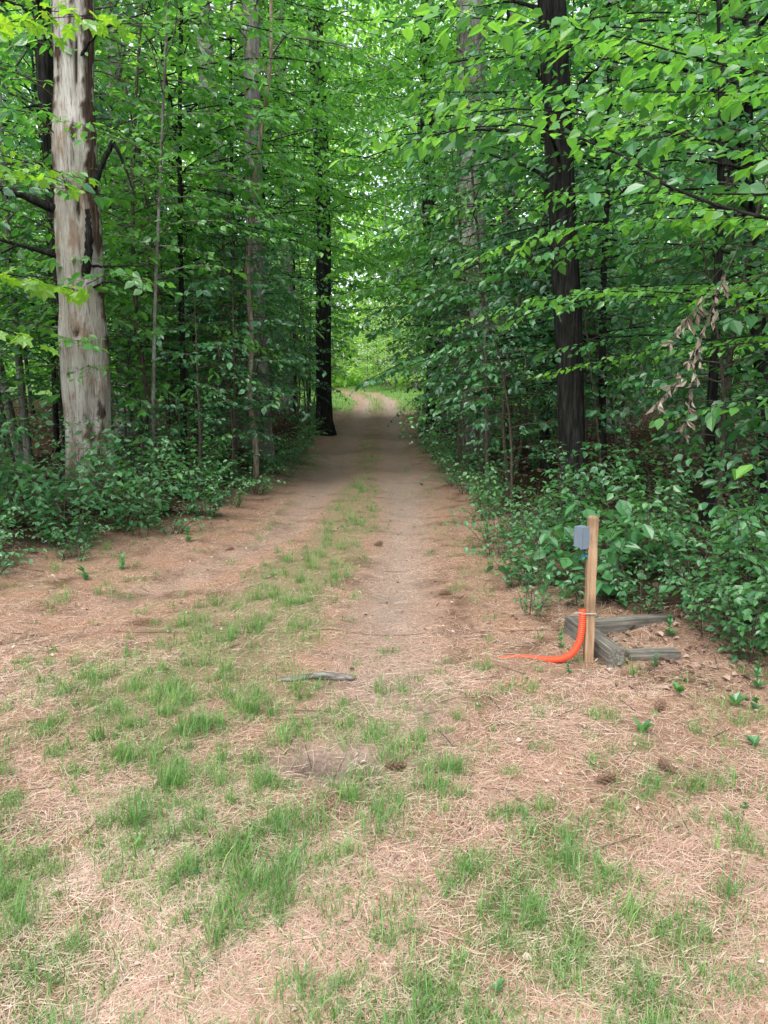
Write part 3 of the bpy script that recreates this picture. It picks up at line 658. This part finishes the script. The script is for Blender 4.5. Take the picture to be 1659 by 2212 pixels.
def put_mid(x, y, i=None):
    mp.append((x, y)); m_ = MID[int(rng.integers(3)) if i is None else i]
    place('understory_tree', m_, (x, y, h1(x, y)), U(0, 6.28), U(.85, 1.2), 'small understory tree with a loose leafy crown', 'tree', 'understory trees', tilt=(U(-.04, .04), U(-.04, .04)))
for x, y in [(-3.3, 13.5), (-3.6, 18.0), (2.9, 13.5), (2.4, 22), (2.3, 30), (-2.9, 30)]: put_mid(x, y)
for x, y in [(4.5, 52), (2.4, 55), (-3.6, 72), (3.4, 59), (-.2, 62), (-8, 57), (-6.8, 52), (6.5, 50), (-6.2, 71), (1, 66), (-9, 50), (-10, 64), (-6.0, 60), (8, 58), (.9, 58.5), (-1.5, 67), (1.8, 61), (-.9, 71), (.2, 69)]: put_mid(x, y, 3)
cnt = 0
while cnt < 28:
    y = U(11, 48); sd = 1 if rng.random() < .5 else -1; x = (Rx(y) + 1.8 + abs(rng.normal(0, 7))) if sd > 0 else (Lx(y) - 1.8 - abs(rng.normal(0, 7)))
    if abs(x) > y * .58 + 2 or any((a - x) ** 2 + (b - y) ** 2 < 2.2 for a, b in mp): continue
    if 34 < y < 56 and abs(x) < 8: continue
    if not sight_ok(x, y, 2): continue
    put_mid(x, y); cnt += 1
bp = []
def put_big(x, y, i=None):
    bp.append((x, y)); m_ = BIG[int(rng.integers(4)) if i is None else i]
    place('canopy_tree', m_, (x, y, h1(x, y)), U(0, 6.28), U(.85, 1.2), 'tall straight forest tree with high leafy crown', 'tree', 'tall canopy trees', tilt=(U(-.03, .03), U(-.03, .03)))
for x, y, i in [(-3.8, 23.5, 0), (3.2, 21, 0), (-3.6, 29, 1), (3.2, 29, 0), (4.6, 66, 3), (-7.5, 63, 3), (-5, 77, 3), (-10, 70, 3), (8, 70, 3), (3, 72, 3)]: put_big(x, y, i)
cnt = 0
while cnt < 28:
    y = U(15, 70); sd = 1 if rng.random() < .5 else -1; x = (Rx(y) + 2.8 + abs(rng.normal(0, 12))) if sd > 0 else (Lx(y) - 2.8 - abs(rng.normal(0, 12)))
    if abs(x) > y * .58 + 3 or any((a - x) ** 2 + (b - y) ** 2 < 8 for a, b in bp): continue
    if 30 < y < 60 and abs(x) < 10: continue
    put_big(x, y); cnt += 1

GS = 'low shrubs along the forest edge'
def put_shrub(x, y, i, sc=1.0):
    place('shrub', SHR[i], (x, y, h1(x, y) - .02), U(0, 6.28), sc, 'low leafy green shrub at the forest edge', 'shrub', GS, part=('stems', 'foliage'))
for x, y, i, sc in [(-3.0, 6.9, 0, 1.1), (-2.5, 7.6, 2, 1.0), (-2.0, 8.4, 0, .9), (-3.5, 7.3, 2, 1.1), (-3.2, 8.1, 2, 1.05), (-4.1, 7.6, 2, 1.1), (-3.4, 6.2, 1, 1.0), (-4.0, 6.6, 0, 1.1), (-2.6, 8.3, 2, .9), (-1.9, 9.2, 1, .9), (-3.55, 5.6, 1, .8), (-3.0, 5.5, 1, .55), (-2.9, 7.0, 1, .9), (-4.4, 8.3, 4, 1), (-4.8, 7.6, 4, 1), (-2.3, 9.3, 4, .9), (-3.0, 9.3, 4, .9), (-2.7, 6.5, 5, 1), (-2.2, 7.6, 5, 1), (-3.2, 5.9, 5, 1.1),
                    (1.05, 6.5, 5, 1.2), (1.1, 7.3, 1, .9), (1.2, 5.7, 3, .9), (1.5, 5.2, 3, 1.1), (1.6, 5.8, 3, 1.2), (1.05, 5.5, 5, 1), (1.15, 6.0, 1, .9), (1.3, 6.9, 1, 1), (1.95, 5.4, 0, .9), (2.25, 4.6, 2, .85), (2.1, 4.15, 0, .85), (2.4, 4.2, 2, .9), (2.6, 3.8, 2, .9), (2.1, 5.9, 2, .8), (2.6, 5.2, 2, .9), (2.0, 4.5, 1, .9), (2.3, 3.75, 1, .8), (2.1, 5.0, 1, 1.1), (1.6, 6.6, 2, .9), (1.9, 7.1, 4, .7), (1.5, 7.5, 0, .85), (2.5, 6.8, 4, .9), (3.0, 5.8, 4, .9), (1.0, 5.0, 5, .8), (1.35, 5.05, 5, 1), (1.7, 4.85, 1, .8),
                    (1.15, 8.4, 0, .8), (1.25, 9.3, 2, .7), (1.1, 10.3, 5, 1.2), (1.2, 11.5, 2, .8), (1.05, 13, 1, 1), (1.1, 14.6, 2, .7), (1.0, 16.4, 0, 1), (1.0, 18.5, 1, 1.2), (1.2, 21, 2, 1), (1.3, 24, 2, 1), (-1.8, 10.4, 5, 1.2), (-1.8, 12.5, 1, .8), (-1.8, 14.5, 0, .8), (-1.8, 16.5, 1, 1), (-1.9, 19, 2, .7), (-2.0, 21, 1, .9), (-2.1, 24, 2, 1)]:
    put_shrub(x, y, i, sc)
c2 = 0
while c2 < 50:
    y = U(8.5, 32); sd = 1 if rng.random() < .5 else -1; dx = abs(rng.normal(0, 2.6)); x = Rx(y) + .5 + dx if sd > 0 else Lx(y) - .5 - dx
    if abs(x) > .6 * y: continue
    put_shrub(x, y, int(rng.choice([0, 1, 2, 4, 5])), U(.5, 1.1)); c2 += 1
for i in range(34):
    if i < 14: y = U(10.5, 16); x = Lx(y) - U(.1, .9)
    else:
        y = U(9, 26); x = Lx(y) - U(.1, 2.5) if rng.random() < .6 else Rx(y) + U(.1, 1.5)
    place('fern', FERN[i % 2], (x, y, h1(x, y)), U(0, 6.28), U(.8, 1.25), 'arching green fern on the bank of the track', 'fern', 'ferns on the banks', part=('stalks', 'fronds'))

def far_wood():
    nC = 4000
    a = np.radians(U(-42, 42, nC)); r = U(72, 98, nC)
    cx = np.sin(a) * r; cy = np.cos(a) * r; cz = 40 * rng.random(nC) ** 1.25
    k = 34; rad = U(1.0, 2.6, nC)
    P = np.repeat(np.stack([cx, cy, cz], 1), k, 0) + rng.normal(0, 1, (nC * k, 3)) * np.repeat(rad, k)[:, None] * np.array([1, 1, .6]) * .7
    P[:, 2] = np.maximum(P[:, 2], .2) + H(P[:, 0], P[:, 1])
    n = len(P); D = rng.normal(0, 1, (n, 3)); Nn = rng.normal(0, 1, (n, 3)); Nn[:, 2] += .5
    V, F = leaf_geo(P, D, Nn, U(.45, .9, n), OV)
    t = np.clip(np.repeat(U(.1, .9, nC), k) + rng.normal(0, .12, n), 0, 1)
    obj('distant_woodland', new_mesh('distant_woodland', V, F, M_far, tint=np.repeat(t, 2)), kind='stuff', label='far bright green mass of woodland foliage', category='woodland')
far_wood()

# ------------------------------------------------------------------ small things
def simple_mat(name, base, rough=.5, nscale=40, var=.15, metal=0, spec=.5, bs=.2):
    m, nt, out = mat_new(name); tc = N_(nt, 'TexCoord').outputs['Object']
    n = noise(nt, nscale, tc, 5, .6); b = np.array(base)
    c = ramp(nt, [(.3, tuple(b * (1 - var))), (.7, tuple(np.minimum(b * (1 + var), 1)))], n)
    p = N_(nt, 'BsdfPrincipled'); p.inputs['Roughness'].default_value = rough; p.inputs['Metallic'].default_value = metal; p.inputs['Specular IOR Level'].default_value = spec
    nt.links.new(c, p.inputs['Base Color']); nt.links.new(bump(nt, n, bs, .002), p.inputs['Normal']); nt.links.new(p.outputs[0], out.inputs[0]); return m
def wood_mat(name, a, b, c_, ax=(60, 60, 3)):
    m, nt, out = mat_new(name); tc = N_(nt, 'TexCoord').outputs['Object']
    n1 = noise(nt, 1, tc, 6, .65, ax); n2 = noise(nt, 5, tc, 4, .6)
    c = ramp(nt, [(.3, a), (.5, b), (.7, c_)], n1)
    c = mix(nt, ramp(nt, [(.45, (0, 0, 0)), (.65, (.7,) * 3)], n2), c, tuple(np.array(a) * .7))
    p = N_(nt, 'BsdfPrincipled'); p.inputs['Roughness'].default_value = .8; p.inputs['Specular IOR Level'].default_value = .2
    nt.links.new(c, p.inputs['Base Color']); nt.links.new(bump(nt, n1, .5, .006), p.inputs['Normal']); nt.links.new(p.outputs[0], out.inputs[0]); return m
def box_mesh(name, sx, sy, sz, mat, bev=.003, cuts=0, jit=0):
    bm = bmesh.new(); bmesh.ops.create_cube(bm, size=1)
    for v in bm.verts: v.co = Vector((v.co.x * sx, v.co.y * sy, v.co.z * sz))
    bmesh.ops.bevel(bm, geom=list(bm.edges), offset=bev, segments=2, affect='EDGES')
    if cuts:
        es = [e for e in bm.edges if e.calc_length() > max(sx, sy, sz) * .5]
        bmesh.ops.subdivide_edges(bm, edges=es, cuts=cuts)
    if jit:
        for v in bm.verts:
            c = v.co; d = math.sin(c.x * 17 + c.y * 9 + c.z * 11) + math.sin(c.x * 41 + c.z * 29 + c.y * 23)
            v.co += Vector((math.sin(c.z * 30 + c.x * 12), math.cos(c.x * 27 + c.z * 8), d)) * jit
    me = bpy.data.meshes.new(name); bm.to_mesh(me); bm.free(); me.materials.append(mat)
    return me
def bmjoin(name, items, mat):
    bm = bmesh.new()
    for m_, t in items:
        s = len(bm.verts); bm.from_mesh(m_); bm.verts.ensure_lookup_table()
        for v in bm.verts[s:]: v.co += Vector(t)
    me = bpy.data.meshes.new(name); bm.to_mesh(me); bm.free(); me.materials.append(mat); return me

M_post = wood_mat('post_wood', (.16, .1, .055), (.31, .2, .12), (.43, .3, .19))
M_grey = simple_mat('grey_enclosure', (.14, .18, .22), .5, 30, .06, spec=.3)
M_blue = simple_mat('blue_ribbon', (.006, .19, .28), .5, 30, .3)
M_wire = simple_mat('strap', (.3, .28, .25), .5)
M_orange = simple_mat('orange_hose', (.7, .065, .018), .5, 25, .12)
px, py = 1.165, 4.12; pz = h1(px, py)
root = bpy.data.objects.new('utility_post', None); COL.objects.link(root); root.location = (px, py, pz); root.rotation_euler = (0, math.radians(-.8), math.radians(-6))
root['label'] = 'wooden post with grey electrical box and blue ribbon'; root['category'] = 'post'
Wp, Dp = .05, .075
o = obj('post', box_mesh('post', Wp, Dp, .98, M_post, .003, 12, .0012), root, (0, 0, .835 - .49))
o = obj('electrical_box', box_mesh('electrical_box', .058, .066, .116, M_grey, .003), root, (-Wp / 2 - .033, -.01, .725)); o.rotation_euler = (0, 0, math.radians(34))
lid = bmjoin('cover', [(box_mesh('a', .066, .01, .124, M_grey, .002), (0, 0, 0)), (box_mesh('b', .01, .01, .034, M_grey, .002), (.026, -.008, 0)), (box_mesh('c', .006, .018, .124, M_grey, .002), (-.035, .004, 0))], M_grey)
obj('cover', lid, o, (0, -.039, 0))
parts = []
for q in range(10):
    a = U(-1.5, 1.5); L_ = U(.02, .042); c0 = np.array([U(-.006, .016), U(-.02, -.01), -.082 + U(-.018, .004)])
    e1 = c0 + np.array([math.sin(a) * L_ * .5, U(-.012, .008), -abs(math.cos(a)) * L_ * .5]); e2 = e1 + np.array([math.sin(a) * L_ * .3, U(-.01, .01), -L_ * .6])
    pts_, ff = resample(chaikin([c0, e1, e2]), 8); w = np.array([.0045, .003 * U(-1, 1), .004 * U(-1, 1)])
    Vv = np.concatenate([pts_ - w, pts_ + w]); nn = len(pts_)
    Ff = np.array([[i, i + 1, nn + i + 1, nn + i] for i in range(nn - 1)]); parts.append((Vv, Ff))
V, F = join(parts); obj('ribbon', new_mesh('ribbon', V, F, M_blue, smooth=True), o)
hw, hd = Wp / 2 + .003, Dp / 2 + .003
ring = [(-hw - .05, -hd - .004, .008), (-hw, -hd, 0), (hw, -hd, 0), (hw, hd, 0), (-hw, hd, .003), (-hw, -hd + .005, 0), (-hw - .06, -hd + .02, -.004)]
Pc, f_ = resample(ring, 80); V, F = tube(Pc, .0036, 7); obj('strap', new_mesh('strap', V, F, M_wire, smooth=True), root, (0, 0, .29))
hp = chaikin([(1.115, 4.1, .31), (1.115, 4.09, .22), (1.105, 4.08, .14), (1.075, 4.07, .075), (1.02, 4.06, .035), (.94, 4.08, .018), (.86, 4.13, .014), (.77, 4.16, .01), (.66, 4.14, .007)], 3)
Pc, f_ = resample(hp, 480)
Pc[:, 2] += pz
R = np.interp(f_, [0, .52, .68, .9, 1], [.0185, .0185, .0135, .01, .006]) * (1 + .11 * np.sin(np.arange(480) * 2 * np.pi / 8.0) * np.interp(f_, [0, .65, .8, 1], [1, 1, .3, .1]))
V, F = tube(Pc, R, 16)
obj('corrugated_hose', new_mesh('corrugated_hose', V, F, M_orange, smooth=True), label='orange corrugated conduit hose lying at the post base', category='hose')

M_timber = wood_mat('weathered_timber', (.05, .045, .036), (.13, .12, .1), (.26, .25, .215), ax=(4, 70, 70))
def timber(a, b, z0, ht, wd, label, ry=0.0):
    a = np.array(a); b = np.array(b); L_ = np.linalg.norm(b - a); c_ = (a + b) / 2
    me = box_mesh('landscape_timber', L_, wd, ht, M_timber, .005, 20, .0015)
    o = obj('landscape_timber', me, None, (c_[0], c_[1], h1(c_[0], c_[1]) + z0 + ht / 2), label=label, category='timber', group='old timbers edging a bed')
    o.rotation_euler = (.03, ry, math.atan2(b[1] - a[1], b[0] - a[0]))
timber((1.29, 4.0), (1.18, 4.6), -.08, .19, .095, 'grey weathered timber end showing beside the post')
timber((1.39, 4.14), (1.7, 4.18), -.1, .15, .075, 'short mossy timber half buried in leaves', .03)
timber((1.3, 4.6), (1.85, 4.68), -.1, .16, .085, 'old timber sunk in brown leaf litter', -.02)
Pc, f_ = resample(chaikin([(-.55, 3.82, .01), (-.42, 3.86, .016), (-.36, 3.87, .022), (-.28, 3.88, .02), (-.16, 3.9, .014)]), 40); Pc[:, 2] += H(Pc[:, 0], Pc[:, 1])
V, F = join([tube(Pc, .005 + .019 * np.sin(f_ * 3.1) ** .7 * (.6 + .4 * f_), 14, .3), segs(np.array([[-.42, 3.85, h1(-.42, 3.85) + .012]]), np.array([[-.56, 3.86, h1(-.56, 3.86) + .012]]), np.array([.006]), np.array([.002]), 6)])
M_drift = wood_mat('grey_driftwood', (.06, .053, .047), (.16, .145, .128), (.28, .265, .235), ax=(8, 90, 90))
obj('broken_branch', new_mesh('broken_branch', V, F, M_drift, smooth=True), label='broken grey weathered stick lying on the needles', category='stick')

M_cone = simple_mat('pine_cone', (.13, .075, .045), .8, 60, .6)
def cone_mesh():
    n = 60; t = (np.arange(n) + .5) / n; a = np.arange(n) * 2.39996
    P = np.stack([t * .1, np.cos(a) * .004, np.sin(a) * .004], 1)
    out_ = np.stack([np.full(n, .55), np.cos(a), np.sin(a)], 1)
    Nn = np.stack([np.full(n, 1.0), -np.cos(a) * .5, -np.sin(a) * .5], 1)
    tm = (np.array([[0, 0, 0], [.1, .5, 0], [.2, .85, .05], [0, 1.05, .16], [-.2, .85, .05], [-.1, .5, 0]]), OV[1])
    V1 = leaf_geo(P, out_, Nn, .012 + .02 * np.sin(np.pi * t * .9 + .2), tm)
    Pc, ff = resample([(0, 0, 0), (.1, 0, 0)], 12); V2 = tube(Pc, .002 + .005 * np.sin(np.pi * ff), 8)
    V, F = join([V1, V2]); return new_mesh('pine_cone', V, F, M_cone)
cm = cone_mesh()
for x, y, a in [(.83, 2.76, .3), (1.18, 2.84, 2), (-.0, 2.9, .1), (.4, 5.42, .2), (-.1, 7.2, .4), (1.3, 3.4, .9), (-1.5, 7.0, 1.0)]:
    o = obj('pine_cone', cm, None, (x, y, h1(x, y) + .016), label='open brown pine cone lying on the needles', category='pine cone', group='fallen pine cones'); o.rotation_euler = (U(0, 6), U(-.15, .15), a); s = U(.8, 1.05); o.scale = (s, s, s)

def weed(nl, h, leaf):
    a = U(0, 6.28, nl); D = np.stack([np.cos(a), np.sin(a), U(.4, 1.6, nl)], 1); P = np.stack([np.cos(a) * .001, np.sin(a) * .001, U(0, h, nl)], 1)
    Nn = np.stack([-np.cos(a) * .6, -np.sin(a) * .6, np.ones(nl)], 1)
    g1 = leaf_geo(P, D, Nn, leaf * U(.7, 1.1, nl), OV)
    Ps, fs = resample([(0, 0, -.01), (0, 0, h + .01)], 4); g2 = tube(Ps, .0025 - .001 * fs, 6)
    V, F = join([g1, g2])
    return new_mesh('weed', V, F, M_shrub, tint=np.r_[np.repeat(U(.4, 1, nl), 2), np.full(len(g2[1]), .5)])
WD = [weed(6, .05, .08), weed(9, .09, .06), weed(5, .03, .1), weed(12, .14, .05)]
for x, y, i, s in [(1.16, 3.19, 2, .8), (1.49, 3.6, 0, .8), (1.72, 3.5, 2, .8), (1.8, 3.45, 1, .8), (1.62, 3.1, 0, .6), (1.35, 2.6, 1, .4), (-.6, 2.2, 1, .4), (1.0, 3.9, 3, .6), (1.05, 4.3, 3, .8), (1.5, 4.0, 3, .7), (1.95, 3.75, 3, 1.2), (2.05, 3.6, 0, 1.1), (-2.6, 4.6, 3, 1), (-2.9, 4.9, 3, 1.3), (-2.2, 6.2, 3, 1.1), (-1.9, 7.2, 3, 1.3), (-2.4, 5.9, 1, 1.3), (.95, 5.6, 3, 1.2), (.3, 1.75, 1, .4), (1.35, 4.75, 3, 1.2), (1.6, 4.9, 3, 1.3), (1.75, 4.45, 3, 1.2), (2.6, 3.0, 3, 1.0)]:
    o = obj('weed', WD[i], None, (x, y, h1(x, y)), label='small broad-leaved green weed sprouting through needles', category='weed', group='weeds sprouting in the clearing'); o.rotation_euler = (0, 0, U(0, 6)); o.scale = (s, s, s)

Bd = Bag()
main = chaikin([(1.98, 4.45, 2.3), (1.88, 4.4, 2.1), (1.8, 4.4, 1.85), (1.76, 4.4, 1.6), (1.74, 4.4, 1.25)])
br_ = [main, chaikin([(1.79, 4.4, 1.8), (1.7, 4.4, 1.6), (1.56, 4.4, 1.43)]), chaikin([(1.86, 4.4, 2.08), (1.72, 4.38, 1.95), (1.62, 4.38, 1.8)])]
for b_ in br_:
    Pb, fb = resample(b_, 22 if b_ is main else 12); n = len(Pb)
    Bd.S.append((Pb[:-1], Pb[1:], np.full(n - 1, .003), np.full(n - 1, .002)))
    Q2 = np.repeat(Pb[3:], 2, 0); q = len(Q2); D = rng.normal(0, .4, (q, 3)); D[:, 2] -= 1
    Bd.L.append((Q2 + rng.normal(0, .015, (q, 3)), D, rng.normal(0, 1, (q, 3)), U(.04, .085, q)))
CR = (np.array([[0, 0, 0], [.13, .25, .2], [.06, .55, .28], [0.12, 1, .0], [-.16, .62, .05], [-.1, .28, .25]]), OV[1])
V, F = Bd.seggeo(5)
place('withered_branch', [new_mesh('twig', V, F, M_stem), Bd.leafmesh('withered_leaves', M_wither, CR)], (0, 0, 0), label='broken hanging branch with crumpled brown dead leaves', category='branch', part=('twig', 'withered_leaves'))

# ------------------------------------------------------------------ light, sky, camera
sd = Vector((.25, .55, -1.0)).normalized()
sun = bpy.data.lights.new('sun', 'SUN'); sun.energy = 2.3; sun.angle = math.radians(20); sun.color = (1, .97, .92)
so = bpy.data.objects.new('sun', sun); COL.objects.link(so); so.rotation_euler = sd.to_track_quat('-Z', 'Y').to_euler(); so.location = (0, 0, 30)
el = math.asin(-sd.z)
w = bpy.data.worlds.new('World'); scene.world = w; w.use_nodes = True; nt = w.node_tree; nt.nodes.clear()
sky = nt.nodes.new('ShaderNodeTexSky'); sky.sky_type = 'NISHITA'; sky.sun_disc = False; sky.sun_elevation = el; sky.sun_rotation = math.atan2(-sd.x, -sd.y)
sky.dust_density = 3; sky.air_density = 1.0
hs = nt.nodes.new('ShaderNodeHueSaturation'); hs.inputs['Saturation'].default_value = .42; hs.inputs['Value'].default_value = 3.1
bg = nt.nodes.new('ShaderNodeBackground'); bg.inputs[1].default_value = .15
wo = nt.nodes.new('ShaderNodeOutputWorld')
nt.links.new(sky.outputs[0], hs.inputs['Color']); nt.links.new(hs.outputs[0], bg.inputs[0]); nt.links.new(bg.outputs[0], wo.inputs[0])

cam = bpy.data.cameras.new('camera'); co = bpy.data.objects.new('camera', cam); COL.objects.link(co)
cam.sensor_fit = 'VERTICAL'; cam.sensor_height = 36; cam.lens = 26.7; cam.clip_end = 500; cam.clip_start = .05
co.location = (0, 0, 1.6); co.rotation_euler = (math.radians(90 - 10.2), 0, 0)
scene.camera = co
scene.view_settings.view_transform = 'Standard'; scene.view_settings.look = 'None'; scene.view_settings.exposure = 0
